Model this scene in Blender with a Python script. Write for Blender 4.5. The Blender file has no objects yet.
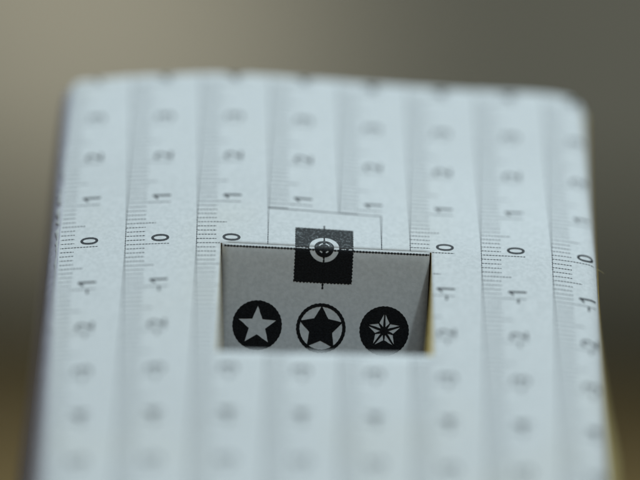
import bpy, bmesh, math, random
from mathutils import Vector, Matrix
from mathutils.geometry import tessellate_polygon

random.seed(7)
scene = bpy.context.scene
COL = scene.collection
MM = 0.001
R = math.radians
FOLD_Z = 75.0          # height of the printed zero line above the table, mm
DIST = 1.10            # camera to zero line, m

# ------------------------------------------------------------------ camera
cam_data = bpy.data.cameras.new("camera")
cam = bpy.data.objects.new("camera", cam_data)
COL.objects.link(cam)
cam.location = (-1.2 * MM, -DIST, (FOLD_Z + 1.7) * MM)
cam.rotation_euler = (Matrix.Rotation(R(90), 4, 'X') @ Matrix.Rotation(R(2.75), 4, 'Z')).to_euler()
cam_data.sensor_width = 36
cam_data.lens = 36 * DIST * 1000 / 152.4
cam_data.clip_start = 0.05
cam_data.clip_end = 50
cam_data.dof.use_dof = True
cam_data.dof.focus_distance = DIST + 0.001
cam_data.dof.aperture_fstop = 2.12
scene.camera = cam

# ------------------------------------------------------------------ light
world = bpy.data.worlds.new("World")
scene.world = world
world.use_nodes = True
bg = world.node_tree.nodes["Background"]
bg.inputs[0].default_value = (0.80, 0.86, 1.0, 1)
bg.inputs[1].default_value = 0.045


def aim(o, target):
    d = Vector(target) - o.location
    o.rotation_euler = d.to_track_quat('-Z', 'Y').to_euler()


def area(name, loc, target, size, power, color):
    l = bpy.data.lights.new(name, 'AREA')
    l.shape = 'SQUARE'
    l.size = size
    l.energy = power
    l.color = color
    o = bpy.data.objects.new(name, l)
    COL.objects.link(o)
    o.location = loc
    aim(o, target)
    return o


COOL = (0.775, 0.935, 1.0)
area("overhead_light", (0.05, -0.15, 1.35), (0, 0, 0.07), 1.1, 13.8, COOL)
kd = Vector((0.80, -1.0, 2.4)).normalized()
area("key_light", Vector((0, 0, 0.07)) + kd * 1.7, (0, 0, 0.07), 0.10, 6.7, COOL)

sp = bpy.data.lights.new("added_wall_spot", 'SPOT')  # added spot, makes the pale pool on the wall's upper left
sp.energy = 34
sp.color = (0.90, 0.965, 0.98)
sp.spot_size = R(18)
sp.spot_blend = 1.0
sp.shadow_soft_size = 0.0
so = bpy.data.objects.new("added_wall_spot", sp)
COL.objects.link(so)
so.location = (-0.55, 0.75, 0.75)
aim(so, (-0.16, 1.72, 0.215))

scene.view_settings.view_transform = 'Standard'
scene.view_settings.look = 'None'
scene.view_settings.exposure = 0.0
scene.view_settings.gamma = 1.0
scene.view_settings.use_curve_mapping = False


# ------------------------------------------------------------------ materials
def principled(name, color, rough=0.6, spec=0.5):
    m = bpy.data.materials.new(name)
    m.use_nodes = True
    nt = m.node_tree
    b = nt.nodes["Principled BSDF"]
    b.inputs["Base Color"].default_value = (*color, 1)
    b.inputs["Roughness"].default_value = rough
    b.inputs["Specular IOR Level"].default_value = spec
    return m, nt, b


def noise_color(nt, b, c0, c1, scale, detail=4, lo=0.35, hi=0.65, vec_scale=None):
    tc = nt.nodes.new("ShaderNodeTexCoord")
    n = nt.nodes.new("ShaderNodeTexNoise")
    n.inputs["Scale"].default_value = scale
    n.inputs["Detail"].default_value = detail
    if vec_scale:
        mp = nt.nodes.new("ShaderNodeMapping")
        mp.inputs["Scale"].default_value = vec_scale
        nt.links.new(tc.outputs["Object"], mp.inputs[0])
        nt.links.new(mp.outputs[0], n.inputs["Vector"])
    else:
        nt.links.new(tc.outputs["Object"], n.inputs["Vector"])
    r = nt.nodes.new("ShaderNodeValToRGB")
    r.color_ramp.elements[0].position = lo
    r.color_ramp.elements[1].position = hi
    r.color_ramp.elements[0].color = (*c0, 1)
    r.color_ramp.elements[1].color = (*c1, 1)
    nt.links.new(n.outputs["Fac"], r.inputs[0])
    nt.links.new(r.outputs[0], b.inputs["Base Color"])
    return n, tc


def add_bump(nt, b, tc, scale, strength, dist):
    n = nt.nodes.new("ShaderNodeTexNoise")
    n.inputs["Scale"].default_value = scale
    n.inputs["Detail"].default_value = 5
    nt.links.new(tc.outputs["Object"], n.inputs["Vector"])
    bp = nt.nodes.new("ShaderNodeBump")
    bp.inputs["Strength"].default_value = strength
    bp.inputs["Distance"].default_value = dist
    nt.links.new(n.outputs["Fac"], bp.inputs["Height"])
    nt.links.new(bp.outputs[0], b.inputs["Normal"])


M_PAPER, nt, b = principled("paper", (0.8, 0.8, 0.8), 0.75, 0.25)
n, tc = noise_color(nt, b, (0.74, 0.745, 0.74), (0.84, 0.84, 0.835), 1100, 6)
add_bump(nt, b, tc, 1500, 0.35, 0.00006)
st = nt.nodes.new("ShaderNodeTexNoise")                 # faint yellowish ageing blotches
st.inputs["Scale"].default_value = 26
st.inputs["Detail"].default_value = 2
rp = nt.nodes.new("ShaderNodeValToRGB")
rp.color_ramp.elements[0].position = 0.52
rp.color_ramp.elements[1].position = 0.74
mx = nt.nodes.new("ShaderNodeMix")
mx.data_type = 'RGBA'
mx.blend_type = 'MULTIPLY'
mx.inputs[7].default_value = (1.0, 0.985, 0.95, 1)
src = b.inputs["Base Color"].links[0].from_socket
nt.links.new(tc.outputs["Object"], st.inputs["Vector"])
nt.links.new(st.outputs["Fac"], rp.inputs[0])
nt.links.new(rp.outputs[0], mx.inputs[0])
nt.links.new(src, mx.inputs[6])
nt.links.new(mx.outputs[2], b.inputs["Base Color"])

M_CARD, nt, b = principled("yellow_card", (0.7, 0.52, 0.2), 0.8, 0.2)
n, tc = noise_color(nt, b, (0.62, 0.44, 0.15), (0.74, 0.56, 0.23), 700, 5)
add_bump(nt, b, tc, 1200, 0.4, 0.0001)

M_CREAM, nt, b = principled("warm_lit_card", (0.72, 0.68, 0.5), 0.8, 0.2)  # warm light on the right side is put into this card colour
n, tc = noise_color(nt, b, (0.78, 0.64, 0.28), (0.84, 0.72, 0.36), 500, 5)
add_bump(nt, b, tc, 1200, 0.4, 0.0001)

M_GREY, nt, b = principled("shade_lilac_card", (0.4, 0.38, 0.44), 0.8, 0.2)  # purplish shade of the left side is put into this card colour
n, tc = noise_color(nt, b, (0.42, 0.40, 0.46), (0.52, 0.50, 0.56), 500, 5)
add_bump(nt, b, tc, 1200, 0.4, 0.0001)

# toner: black, with a slight sheen and fine grain
M_INK, nt, b = principled("black_ink", (0.006, 0.006, 0.008), 0.6, 0.25)
n, tc = noise_color(nt, b, (0.003, 0.003, 0.004), (0.012, 0.013, 0.015), 2500, 3)
add_bump(nt, b, tc, 3500, 0.9, 0.0001)

# black ink on the slope, its sheen painted in as pale specks
M_SHEEN_INK, nt, b = principled("sheen_speckled_ink", (0.05, 0.05, 0.05), 0.45, 0.22)
n, tc = noise_color(nt, b, (0.010, 0.011, 0.012), (0.17, 0.185, 0.19), 1900, 6, 0.50, 0.72)
add_bump(nt, b, tc, 3500, 0.9, 0.0001)

M_LINE, nt, b = principled("grey_ink", (0.05, 0.052, 0.06), 0.55, 0.4)
noise_color(nt, b, (0.03, 0.032, 0.04), (0.10, 0.105, 0.115), 1800, 3)

M_NUM, nt, b = principled("numeral_ink", (0.02, 0.02, 0.025), 0.55, 0.35)
noise_color(nt, b, (0.01, 0.011, 0.014), (0.05, 0.053, 0.06), 2600, 3)

M_WALL, nt, b = principled("wall_paint", (0.3, 0.3, 0.26), 0.85, 0.2)
n, tc = noise_color(nt, b, (0.43, 0.365, 0.265), (0.49, 0.42, 0.31), 3, 5)
add_bump(nt, b, tc, 120, 0.2, 0.001)

M_LOWER_BAND, nt, b = principled("dark_brown_band", (0.1, 0.08, 0.05), 0.7, 0.2)
noise_color(nt, b, (0.06, 0.047, 0.02), (0.10, 0.078, 0.038), 5, 5)

M_WOOD, nt, b = principled("brown_wood", (0.2, 0.12, 0.05), 0.5, 0.35)
noise_color(nt, b, (0.175, 0.105, 0.03), (0.27, 0.168, 0.055), 9, 6, 0.3, 0.7, (0.5, 7, 1))


# ------------------------------------------------------------------ helpers
def link(name, verts, faces, mat, parent=None, thick=0.0, smooth=False, offset=-1):
    me = bpy.data.meshes.new(name)
    me.from_pydata([tuple(Vector(v) * MM) for v in verts], [], faces)
    me.update()
    me.materials.append(mat)
    if smooth:
        for p in me.polygons:
            p.use_smooth = True
    o = bpy.data.objects.new(name, me)
    COL.objects.link(o)
    if parent is not None:
        o.parent = parent
    if thick:
        sm = o.modifiers.new("thickness", 'SOLIDIFY')
        sm.thickness = thick * MM
        sm.offset = offset
    return o


# ------------------------------------------------------------------ setting
def slab(name, x0, x1, y0, y1, z0, z1, mat):
    v = [(x0, y0, z0), (x1, y0, z0), (x1, y1, z0), (x0, y1, z0),
         (x0, y0, z1), (x1, y0, z1), (x1, y1, z1), (x0, y1, z1)]
    f = [(0, 3, 2, 1), (4, 5, 6, 7), (0, 1, 5, 4), (1, 2, 6, 5), (2, 3, 7, 6), (3, 0, 4, 7)]
    o = link(name, v, f, mat)
    bv = o.modifiers.new("soft_edge", 'BEVEL')
    bv.width = 0.003
    bv.segments = 2
    return o


o = slab("table_top", -900, 900, -350, 880, -28, 0, M_WOOD)
o["kind"] = "structure"
o["label"] = "brown wooden table top, out of focus under the chart"
o = slab("wall", -2200, 2200, 1720, 1800, -900, 2300, M_WALL)
o["kind"] = "structure"
o["label"] = "blurred olive grey wall behind the chart"

o = slab("lower_band", -2200, 2200, 1700, 1719, -900, 74, M_LOWER_BAND)  # dark brown band that darkens the lower background
o["kind"] = "structure"
o["label"] = "dark brown band low behind the table, far out of focus"

# ------------------------------------------------------------------ the chart's surface
C45 = math.sqrt(0.5)
U0, U1 = -70.0, 72.0
DU = 0.1


def tilt(u):
    a = 0.0
    if u < -22:
        a -= 0.155 * ((-u - 22) / 34) ** 0.45
    if u < -64.2:
        a -= min(1.0, (-64.2 - u) / 3.0) * 1.0
    if u > 46:
        a += 0.20 * ((u - 46) / 16) ** 1.4
    if u > 63.0:
        a += min(1.0, (u - 63.0) / 3.5) * 0.85
    return a


_tab = {}
_n0 = int(round(-U0 / DU))
_N = int(round((U1 - U0) / DU)) + 1
_xs, _hs = [0.0] * _N, [0.0] * _N
for i in range(_n0 + 1, _N):
    a = tilt(U0 + (i - .5) * DU)
    _xs[i] = _xs[i - 1] + DU * math.cos(a)
    _hs[i] = _hs[i - 1] - DU * math.sin(a)
for i in range(_n0 - 1, -1, -1):
    a = tilt(U0 + (i + .5) * DU)
    _xs[i] = _xs[i + 1] - DU * math.cos(a)
    _hs[i] = _hs[i + 1] + DU * math.sin(a)


def prof(u):
    t = min(max((u - U0) / DU, 0), _N - 1.001)
    i = int(t)
    f = t - i
    return _xs[i] * (1 - f) + _xs[i + 1] * f, _hs[i] * (1 - f) + _hs[i + 1] * f


def S(u, v, lift=0.0):
    x, h = prof(u)
    # gentle waviness of the sheet, none where the flap folds
    w = min(1.0, max(0.0, (v - 6) / 25)) if v > 0 else min(1.0, max(0.0, (-v - 36) / 25))
    h += w * (0.35 * math.sin(u * 0.085 + 1.1) + 0.2 * math.sin(v * 0.11 + u * 0.03))
    if v > 0:
        f = min(1.0, max(0.0, (u + 16) / 30))
        f = f * f * (3 - 2 * f)
        h -= 2.8 * f * (1 - math.exp(-(v / 20) ** 1.5))
    a = tilt(u)
    x += lift * math.sin(a)
    h += lift * math.cos(a)
    return (x, v * C45 - h * C45, FOLD_Z + v * C45 + h * C45)


OP_L, OP_R, OP_B = -24.8, 25.5, -34.8      # the opening in the sheet
V_TOP, V_BOT = 59.3, -101.5
UE_L, UE_R = -64.2, 66.4


def vtop(u):
    v = V_TOP + 1.1 * min(1, max(0, (u + 10) / 30)) + 0.2 * math.sin(u * .16)
    v -= 1.2 * min(1, max(0, (-u - 50) / 12))
    r = 6.5
    if u > UE_R - r:
        t = min(1.0, (u - (UE_R - r)) / r)
        v -= r * 0.85 * (1 - math.sqrt(max(0, 1 - t * t)))
    if u < UE_L + 3.5:
        t = min(1.0, (UE_L + 3.5 - u) / 3.5)
        v -= 2.2 * (1 - math.sqrt(max(0, 1 - t * t)))
    return v


def utap(u, v):
    t = min(1.0, max(0.0, v / 55))
    if u > 56:
        return u - 1.5 * t * (u - 56) / 10
    if u < -56:
        return u + 1.3 * t * (-56 - u) / 8
    return u


def vmap(u, v):
    if v > 38:
        return 38 + (v - 38) * (vtop(u) - 38) / (V_TOP - 38)
    return v


def spread(a, b, step):
    n = max(1, int(round((b - a) / step)))
    return [a + (b - a) * i / n for i in range(n)]


def sheet(name, ul, ur, lift, inset_l, inset_r, mat, parent, thick, rag=None):
    us = spread(ul, OP_L, 1.2) + spread(OP_L, OP_R, 2.0) + spread(OP_R, ur, 0.9) + [ur]
    vs = spread(V_BOT, OP_B, 2.2) + spread(OP_B, 0.0, 1.2) + spread(0.0, V_TOP, 1.0) + [V_TOP]
    iL, iR = us.index(OP_L), us.index(OP_R)
    jB, jT = vs.index(OP_B), vs.index(0.0)
    nu, nv = len(us), len(vs)
    verts = []
    for j, v in enumerate(vs):
        t = min(1.0, max(0.0, -v / -OP_B)) if v <= 0 else 0.0
        if v < OP_B:
            t = 1.0
        for i, u in enumerate(us):
            uu = u
            if i == iL:
                uu += inset_l(t)
            if i == iR:
                uu -= inset_r(t)
            if rag and i == 0:
                uu += rag(v)
            vv = vmap(uu, v)
            uu = utap(uu, v)
            if j == jB:
                vv += 0.9 * max(-1, min(1, u / 25))
            if rag and j == nv - 1:
                vv += random.uniform(-.15, .15)
            verts.append(S(uu, vv, lift))
    faces = []
    for j in range(nv - 1):
        for i in range(nu - 1):
            if iL <= i < iR and jB <= j < jT:
                continue
            a = j * nu + i
            faces.append((a, a + 1, a + nu + 1, a + nu))
    return link(name, verts, faces, mat, parent, thick, True)


root = bpy.data.objects.new("focus_test_chart", None)
COL.objects.link(root)
root.empty_display_size = 0.03
root.location = (0, 0, 0)
root.rotation_euler = (0, 0, R(2.4))
root["label"] = "white paper ruler chart sloping over a card stand with a target flap"
root["category"] = "test chart"

_rg = random.Random(3)
_ragv = {}


def rag(v):
    # worn, torn edge, rougher around the upper middle
    amp = 0.22 + 0.95 * math.exp(-((v - 16) / 13) ** 2)
    return _rg.uniform(-0.9, 0.25) * amp


face = sheet("paper_face", UE_L, UE_R, 0.0, lambda t: 0, lambda t: 0, M_PAPER, root, 0.14, rag)
card = sheet("card_backing", UE_L + 0.5, UE_R + 1.6, -0.2,
             lambda t: 0.02 + 0.35 * t, lambda t: 0.02 + 1.55 * t ** 1.6, M_CARD, root, 0.9)
card["label"] = "yellow card under the paper, showing at the cut edges of the opening"

# side panels hang from the rounded edges and flare out towards the table
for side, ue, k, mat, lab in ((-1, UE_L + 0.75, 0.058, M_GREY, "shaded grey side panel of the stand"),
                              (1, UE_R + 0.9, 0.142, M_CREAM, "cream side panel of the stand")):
    vs = spread(V_BOT, V_TOP - 3, 3) + [V_TOP - 3]
    NZ = 16
    verts, faces = [], []
    for v in vs:
        p = S(utap(ue, v), v, -0.45 if side > 0 else -0.22)
        for q in range(NZ + 1):
            z = 0.15 + (max(0.15, p[2]) - 0.15) * (1 - (q / NZ) ** 2)
            rnd = 2.3 * (1 - math.exp(-(p[2] - z) / 1.5)) if side < 0 else 0.0
            verts.append((p[0] + side * (rnd + k * (p[2] - z) * (1 if side < 0 else min(1.0, (p[2] - z) / 85))), p[1], z))
    for j in range(len(vs) - 1):
        for q in range(NZ):
            a = j * (NZ + 1) + q
            faces.append((a, a + 1, a + NZ + 2, a + NZ + 1))
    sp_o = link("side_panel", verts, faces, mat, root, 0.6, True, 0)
    sp_o["label"] = lab

us = spread(UE_L - 2.0, UE_R + 1.0, 2) + [UE_R + 1.0]
verts, faces = [], []
for u in us:
    p = S(utap(u, 55), vtop(min(max(u, UE_L), UE_R)) - 1.2, -1.5)
    verts += [p, (p[0] * 1.06, p[1] + 1.0, p[2] * .5), (p[0] * 1.13, p[1] + 2.0, 0.15)]
for i in range(len(us) - 1):
    a = i * 3
    faces += [(a, a + 1, a + 4, a + 3), (a + 1, a + 2, a + 5, a + 4)]
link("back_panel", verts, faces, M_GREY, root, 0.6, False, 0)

# ------------------------------------------------------------------ the folded flap
FLAP_H = 36.0


def F(u, w, lift=0.0):
    # u across, w down from the fold (mm); a hair of bow in the paper
    bow = -0.45 * (1 - math.exp(-w / 0.45)) + 0.2 * math.sin(math.pi * w / FLAP_H)
    x, h = prof(u)
    return (x, bow - lift + 0.02, FOLD_Z - w - 0.02)


fu = spread(OP_L + 0.4, OP_R - 0.4, 2.0) + [OP_R - 0.4]
fw = [0, 0.15, 0.3, 0.45, 0.6, 0.8] + spread(1, FLAP_H, 1.5) + [FLAP_H]
verts = [F(u, w) for w in fw for u in fu]
n_u = len(fu)
faces = [(j * n_u + i, (j + 1) * n_u + i, (j + 1) * n_u + i + 1, j * n_u + i + 1)
         for j in range(len(fw) - 1) for i in range(n_u - 1)]
flap = link("flap", verts, faces, M_PAPER, root, 0.14, True)
flap["label"] = "shaded flap folded down inside the opening, printed with three star badges"

# ------------------------------------------------------------------ printing
INK_LIFT = 0.03


def in_opening(u, v):
    return OP_L - 0.1 < u < OP_R + 0.1 and OP_B - 0.1 < v < 0.02


class Ink:
    def __init__(self, fn):
        self.v, self.f, self.fn = [], [], fn

    def poly_line(self, pts, width, dot=0.0, period=0.8, clip=True, phase=0.0):
        """stroke through (u, v) points, its width pulsing like coarse printer dots"""
        (ax, ay), (bx, by) = pts
        L = math.hypot(bx - ax, by - ay)
        dx, dy = (bx - ax) / L, (by - ay) / L
        nx, ny = -dy, dx
        step = period / 4 if dot else 1.2
        n = max(1, int(math.ceil(L / step)))
        prev = None
        for i in range(n + 1):
            s = L * i / n
            w = width / 2 * (1 + dot * math.sin(2 * math.pi * s / period + phase))
            w *= 1 + random.uniform(-.12, .12)
            j = random.uniform(-.02, .02)
            px, py = ax + dx * s + nx * j, ay + dy * s + ny * j
            if clip and in_opening(px, py):
                prev = None
                continue
            k = len(self.v)
            self.v.append(self.fn(px + nx * w, py + ny * w))
            self.v.append(self.fn(px - nx * w, py - ny * w))
            if prev is not None:
                self.f.append((prev, prev + 1, k + 1, k))
            prev = k

    def polygon(self, loops):
        vl = [[Vector((p[0], p[1], 0)) for p in lp] for lp in loops]
        base = len(self.v)
        flat = [p for lp in loops for p in lp]
        self.v += [self.fn(p[0], p[1]) for p in flat]
        for t in tessellate_polygon(vl):
            a, b_, c = [flat[i] for i in t]
            ar = (b_[0] - a[0]) * (c[1] - a[1]) - (c[0] - a[0]) * (b_[1] - a[1])
            if abs(ar) < 1e-7:
                continue
            t = tuple(base + i for i in t)
            self.f.append(t if ar > 0 else (t[0], t[2], t[1]))

    def mesh2d(self, verts, faces):
        base = len(self.v)
        self.v += [self.fn(*p) for p in verts]
        self.f += [tuple(base + i for i in f) for f in faces]

    def build(self, name, mat, parent):
        return link(name, self.v, self.f, mat, parent)


slope = lambda u, v: S(utap(u, v), min(v, vtop(u) - 0.15), INK_LIFT)
flapf = lambda u, w: F(u, -w, INK_LIFT)      # second coordinate upward, negative below the fold

# numerals as flat meshes from the built-in font
_glyph = {}


def glyph(txt):
    if txt in _glyph:
        return _glyph[txt]
    cu = bpy.data.curves.new("numeral_text", 'FONT')
    cu.body = txt
    cu.size = 1.0
    cu.resolution_u = 4
    cu.offset = 0.008
    ob = bpy.data.objects.new("numeral_text", cu)
    COL.objects.link(ob)
    dg = bpy.context.evaluated_depsgraph_get()
    me = ob.evaluated_get(dg).to_mesh()
    vs_ = [(p.co.x, p.co.y) for p in me.vertices]
    fs_ = [tuple(p.vertices) for p in me.polygons]
    ob.evaluated_get(dg).to_mesh_clear()
    bpy.data.objects.remove(ob)
    bpy.data.curves.remove(cu)
    _glyph[txt] = (vs_, fs_)
    return _glyph[txt]


def poly_glyph(*loops):
    vs_, fs_ = [], []
    for lp in loops:
        b0 = len(vs_)
        vs_ += lp
        fs_.append(tuple(range(b0, b0 + len(lp))))
    return vs_, fs_


v0, _ = glyph("0")
G_H = max(p[1] for p in v0) - min(p[1] for p in v0)
G_Y = min(p[1] for p in v0)
G_W = max(p[0] for p in v0) - min(p[0] for p in v0)
NUM_H, NUM_W = 4.35, 2.45

UNIT = 10 * math.sqrt(2)
LINES = [3.45 + 17.0 * k for k in range(-4, 4)]
BOX_L, BOX_R, BOX_T = -13.5, 13.6, 12.4

for ci, x0 in enumerate(LINES):
    if ci == 0:
        x0 = -64.0
        line_u = None
    else:
        line_u = x0
    xd = LINES[ci]
    ink = Ink(slope)
    ink_lo = Ink(slope)
    inner = ci in (3, 4)
    # long line of the scale
    if line_u is not None:
        if ci == 3:
            ink.poly_line([(line_u, 0.0), (line_u, V_TOP + .5)], 0.19, 0.4)
            ink_lo.poly_line([(line_u, OP_B - 1.2), (line_u, V_BOT + 1)], 0.19, 0.4)
        elif ci == 4:
            ink.poly_line([(line_u, BOX_T), (line_u, V_TOP + .5)], 0.19, 0.4)
            ink_lo.poly_line([(line_u, OP_B - 1.2), (line_u, V_BOT + 1)], 0.19, 0.4)
        else:
            ink.poly_line([(line_u, V_BOT + 1), (line_u, V_TOP + .5)], 0.19, 0.4)
    for t in range(-70, 41):
        v = t * UNIT / 10
        if v > V_TOP - 1:
            continue
        if inner and -0.1 < v < BOX_T + 0.3:
            continue
        if t % 10 == 0:
            ln = 10.5
        elif t % 5 == 0:
            ln = 7.1
        else:
            ln = 4.7
        if t == 0 and ci == 5:
            ln = 10.5
        us_ = x0 + (0.8 if ci == 0 else 0.0)
        ue_ = min(xd + ln, UE_R - 0.3)
        (ink_lo if inner and v < 0 else ink).poly_line([(us_, v), (ue_, v)], 0.175, 0.8, 0.74, phase=random.uniform(0, 6))
    if inner:
        lower = ink_lo.build("ruler_scale", M_LINE, root)
    sc_o = ink.build("ruler_scale", M_LINE, root)
    for unit in range(-7, 5):
        vt = unit * UNIT
        txt = str(unit)
        uc = xd + 8.3
        if inner and 0 <= unit < 1:
            continue
        if in_opening(uc, vt) or in_opening(xd + 6.2, vt - .5):
            if unit != 0:
                continue
        # glyph outline in mm: x along the text, y up the digit, origin at the digit's lower middle
        d_ = txt[-1]
        if d_ == '1':
            gv, gf = poly_glyph(*[[(0.0, NUM_H * q / 8), (0.55, NUM_H * q / 8), (0.55, NUM_H * (q + 1) / 8), (0.0, NUM_H * (q + 1) / 8)]
                                  for q in range(8)],
                                [(0.0, NUM_H), (-0.35, NUM_H - .55), (-0.95, NUM_H - .95), (-0.95, NUM_H - 1.5), (0.0, NUM_H - .95)])
        else:
            g0, gf = glyph(d_)
            xm = (max(p[0] for p in g0) + min(p[0] for p in g0)) / 2
            gv = [((p[0] - xm) * NUM_W / G_W, (p[1] - G_Y) * NUM_H / G_H) for p in g0]
        gv, gf = list(gv), list(gf)
        if unit < 0:
            b0 = len(gv)
            gv += [(-3.5, 1.75), (-2.1, 1.75), (-2.1, 2.25), (-3.5, 2.25)]
            gf.append((b0, b0 + 1, b0 + 2, b0 + 3))
        pts = []
        for (gx, gy) in gv:
            # text turned a quarter left: it reads upward, its top points left
            vv = vt + 2.0 + gx
            uu = uc + NUM_H / 2 - gy
            pts.append((min(uu, UE_R - .25), vv))
        nk = Ink(slope)
        nk.mesh2d(pts, gf)
        nk.build("numeral", M_NUM, lower if inner and unit < 0 else sc_o)


# target -----------------------------------------------------------
def saw_edge(ax, ay, bx, by, amp=0.12, period=0.8):
    L = math.hypot(bx - ax, by - ay)
    n = max(2, int(L / (period / 2)))
    out = []
    for i in range(n):
        s = i / n
        nx, ny = -(by - ay) / L, (bx - ax) / L
        o_ = (amp if i % 2 else -amp) * random.uniform(.6, 1.2) if i else 0
        out.append((ax + (bx - ax) * s + nx * o_, ay + (by - ay) * s + ny * o_))
    return out


def arc(r, a0, a1, n=28, ky=1.0):
    return [(r * math.cos(a0 + (a1 - a0) * i / n), r * ky * math.sin(a0 + (a1 - a0) * i / n)) for i in range(n + 1)]


SQ = 6.95
SQH = 8.5
SQU = 6.4
RO, RI = 3.55, 2.35
CX = -0.1

# on the slope: black upper half round a half ring left as bare paper
half = Ink(slope)
e = 0.0


def shift(pts):
    return [(p[0] + CX, p[1]) for p in pts]


outer = saw_edge(SQ, e, SQ, SQU, .06) + saw_edge(SQ, SQU, -SQ, SQU, .05) + saw_edge(-SQ, SQU, -SQ, e, .06) + [(-SQ, e)]
ring_up = [(-RO, e)] + arc(RO, math.pi, 0, ky=.92)[1:-1] + [(RO, e)]
half.polygon([shift(outer + ring_up)])
ring_in = [(RI, e)] + arc(RI, 0, math.pi, ky=.92)[1:-1] + [(-RI, e)]
dash1 = arc(1.45, R(20), R(75), 8) + arc(1.1, R(75), R(20), 8)
dash2 = arc(1.45, R(105), R(160), 8) + arc(1.1, R(160), R(105), 8)
half.polygon([shift(ring_in), shift(dash1), shift(dash2)])
up = half.build("target_square", M_SHEEN_INK, root)
up["label"] = "upper half of the black target square, on the slope"
cr = Ink(slope)
cr.poly_line([(CX, RI - .1), (CX, SQU + 1.1)], 0.34, 0.3)
cr.build("crosshair_line", M_INK, root)

# on the flap: the lower half
half = Ink(flapf)
e = -0.01
outer = saw_edge(-SQ, e, -SQ, -SQH, .12) + saw_edge(-SQ, -SQH, SQ, -SQH, .14) + saw_edge(SQ, -SQH, SQ, e, .12) + [(SQ, e)]
ring_dn = [(RO, e)] + arc(RO, 0, -math.pi)[1:-1] + [(-RO, e)]
half.polygon([shift(outer + ring_dn)])
ring_in = [(-RI, e)] + arc(RI, -math.pi, 0)[1:-1] + [(RI, e)]
dash1 = arc(1.45, R(-25), R(-70), 8) + arc(1.1, R(-70), R(-25), 8)
dash2 = arc(1.45, R(-110), R(-155), 8) + arc(1.1, R(-155), R(-110), 8)
half.polygon([shift(ring_in), shift(dash1), shift(dash2)])
lo = half.build("target_square", M_INK, flap)
lo["label"] = "lower half of the black target square, on the flap"
cr = Ink(lambda u, w: F(u, -w, INK_LIFT + .015))
cr.poly_line([(CX, -RI + .1), (CX, -SQH - 1.4)], 0.38, 0.35, clip=False)
cr.build("crosshair_line", M_INK, flap)
cr = Ink(lambda u, w: F(u, -w, INK_LIFT + .02))
cr.poly_line([(OP_L + 0.9, -0.62), (OP_R - .5, -0.62)], 0.32, 0.55, 0.75, clip=False)
cr.build("fold_line", M_INK, flap)

fr = Ink(lambda u, v: S(u, v, INK_LIFT + .01))
fr.poly_line([(BOX_L, BOX_T), (BOX_R, BOX_T)], 0.24, 0.3)
fr.poly_line([(BOX_R, BOX_T), (BOX_R, 0.1)], 0.24, 0.3)
fr.build("target_frame", M_LINE, root)


# scuffed white flecks where the crease crosses the black square
wear = Ink(lambda u, w: F(u, -w, INK_LIFT + .035))
for (a, b_, n_) in ((-SQ + .2, -RO - .1, 11), (RO + .1, SQ - .2, 8)):
    for i in range(n_):
        cu_ = random.uniform(a, b_)
        cw_ = random.uniform(-.42, -.16)
        ra, rb = random.uniform(.12, .5), random.uniform(.05, .12)
        k_ = 7
        wear.polygon([[(cu_ + ra * random.uniform(.6, 1.1) * math.cos(2 * math.pi * q / k_),
                        cw_ + rb * random.uniform(.6, 1.1) * math.sin(2 * math.pi * q / k_)) for q in range(k_)]])
o = wear.build("crease_wear", M_PAPER, flap)
o["kind"] = "stuff"


# star badges --------------------------------------------------------
def circ(cx, cy, r, saw=0.07, n=72):
    return [(cx + (r + (saw if i % 2 else -saw) * random.uniform(.3, 1.1)) * math.cos(2 * math.pi * i / n),
             cy + (r + (saw if i % 2 else -saw) * random.uniform(.3, 1.1)) * math.sin(2 * math.pi * i / n))
            for i in range(n)]


def star(cx, cy, ro, ri, rot=90, sub=4, jit=0.04):
    cor = [(cx + (ro if i % 2 == 0 else ri) * math.cos(R(rot + 36 * i)),
            cy + (ro if i % 2 == 0 else ri) * math.sin(R(rot + 36 * i))) for i in range(10)]
    out = []
    for i in range(10):
        a, b_ = cor[i], cor[(i + 1) % 10]
        for s in range(sub):
            f = s / sub
            j = random.uniform(-jit, jit) if s else 0
            out.append((a[0] + (b_[0] - a[0]) * f + j, a[1] + (b_[1] - a[1]) * f + j))
    return out


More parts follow.
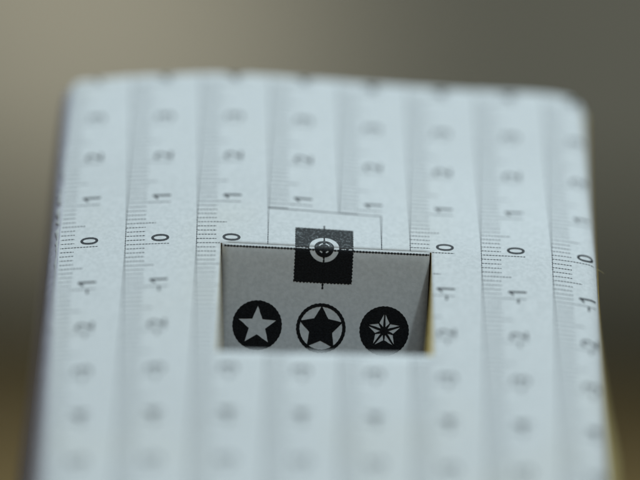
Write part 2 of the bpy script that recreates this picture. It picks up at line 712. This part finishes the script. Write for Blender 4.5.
BR = 5.9
BZ = -19.2
ink = Ink(flapf)
ink.polygon([circ(-15.2, BZ, BR), star(-15.2, BZ - .15, 4.75, 2.05)])
o = ink.build("star_badge", M_INK, flap)
o["label"] = "black disc with a plain pale star"

ink = Ink(flapf)
ink.polygon([circ(0, BZ, BR), circ(0, BZ, BR - 0.82, 0.04)])
ink.fn = lambda u, w: F(u, -w, INK_LIFT + .012)
ink.polygon([star(0, BZ - .1, 5.4, 2.9)])
o = ink.build("star_badge", M_INK, flap)
o["label"] = "black star inside a thin black ring"

ink = Ink(flapf)
holes = []
cx, cy = 15.1, BZ
for i in range(5):
    a = 90 + 72 * i
    T = Vector((4.5 * math.cos(R(a)), 4.5 * math.sin(R(a))))
    for s in (-1, 1):
        I = Vector((2.25 * math.cos(R(a + 36 * s)), 2.25 * math.sin(R(a + 36 * s))))
        tri = [T, I, Vector((0, 0))]
        g = (T + I) / 3
        tri = [g + (p - g) * k for p, k in zip(tri, (.78, .76, .56))]
        # pull away from the arm's middle rib
        tri = [p + Vector((math.cos(R(a + 90 * s)), math.sin(R(a + 90 * s)))) * 0.09 for p in tri]
        pts = []
        for q in range(3):
            p0, p1 = tri[q], tri[(q + 1) % 3]
            for st in range(4):
                p = p0.lerp(p1, st / 4)
                j = random.uniform(-.035, .035) if st else 0
                pts.append((cx + p.x + j, cy + p.y + j))
        holes.append(pts)
ink.polygon([circ(cx, cy, BR)] + holes)
o = ink.build("star_badge", M_INK, flap)
o["label"] = "black disc with a pale faceted star of ten slivers"

# a stray fibre on the right edge ---------------------------------------
p0 = Vector(S(66.2, 0.4, 0.0))
verts, faces = [], []
for i in range(9):
    t = i / 8
    c = p0 + Vector((1.9 * t, -0.2, -0.7 * t - 0.35 * t * t))
    rr = 0.045 * (1 - .5 * t)
    for q in range(5):
        an = 2 * math.pi * q / 5
        verts.append(c + Vector((rr * math.cos(an) * .3, rr * math.sin(an), rr * math.cos(an))))
    if i:
        a = (i - 1) * 5
        for q in range(5):
            faces.append((a + q, a + (q + 1) % 5, a + 5 + (q + 1) % 5, a + 5 + q))
link("paper_fibre", verts, faces, M_CREAM, root)
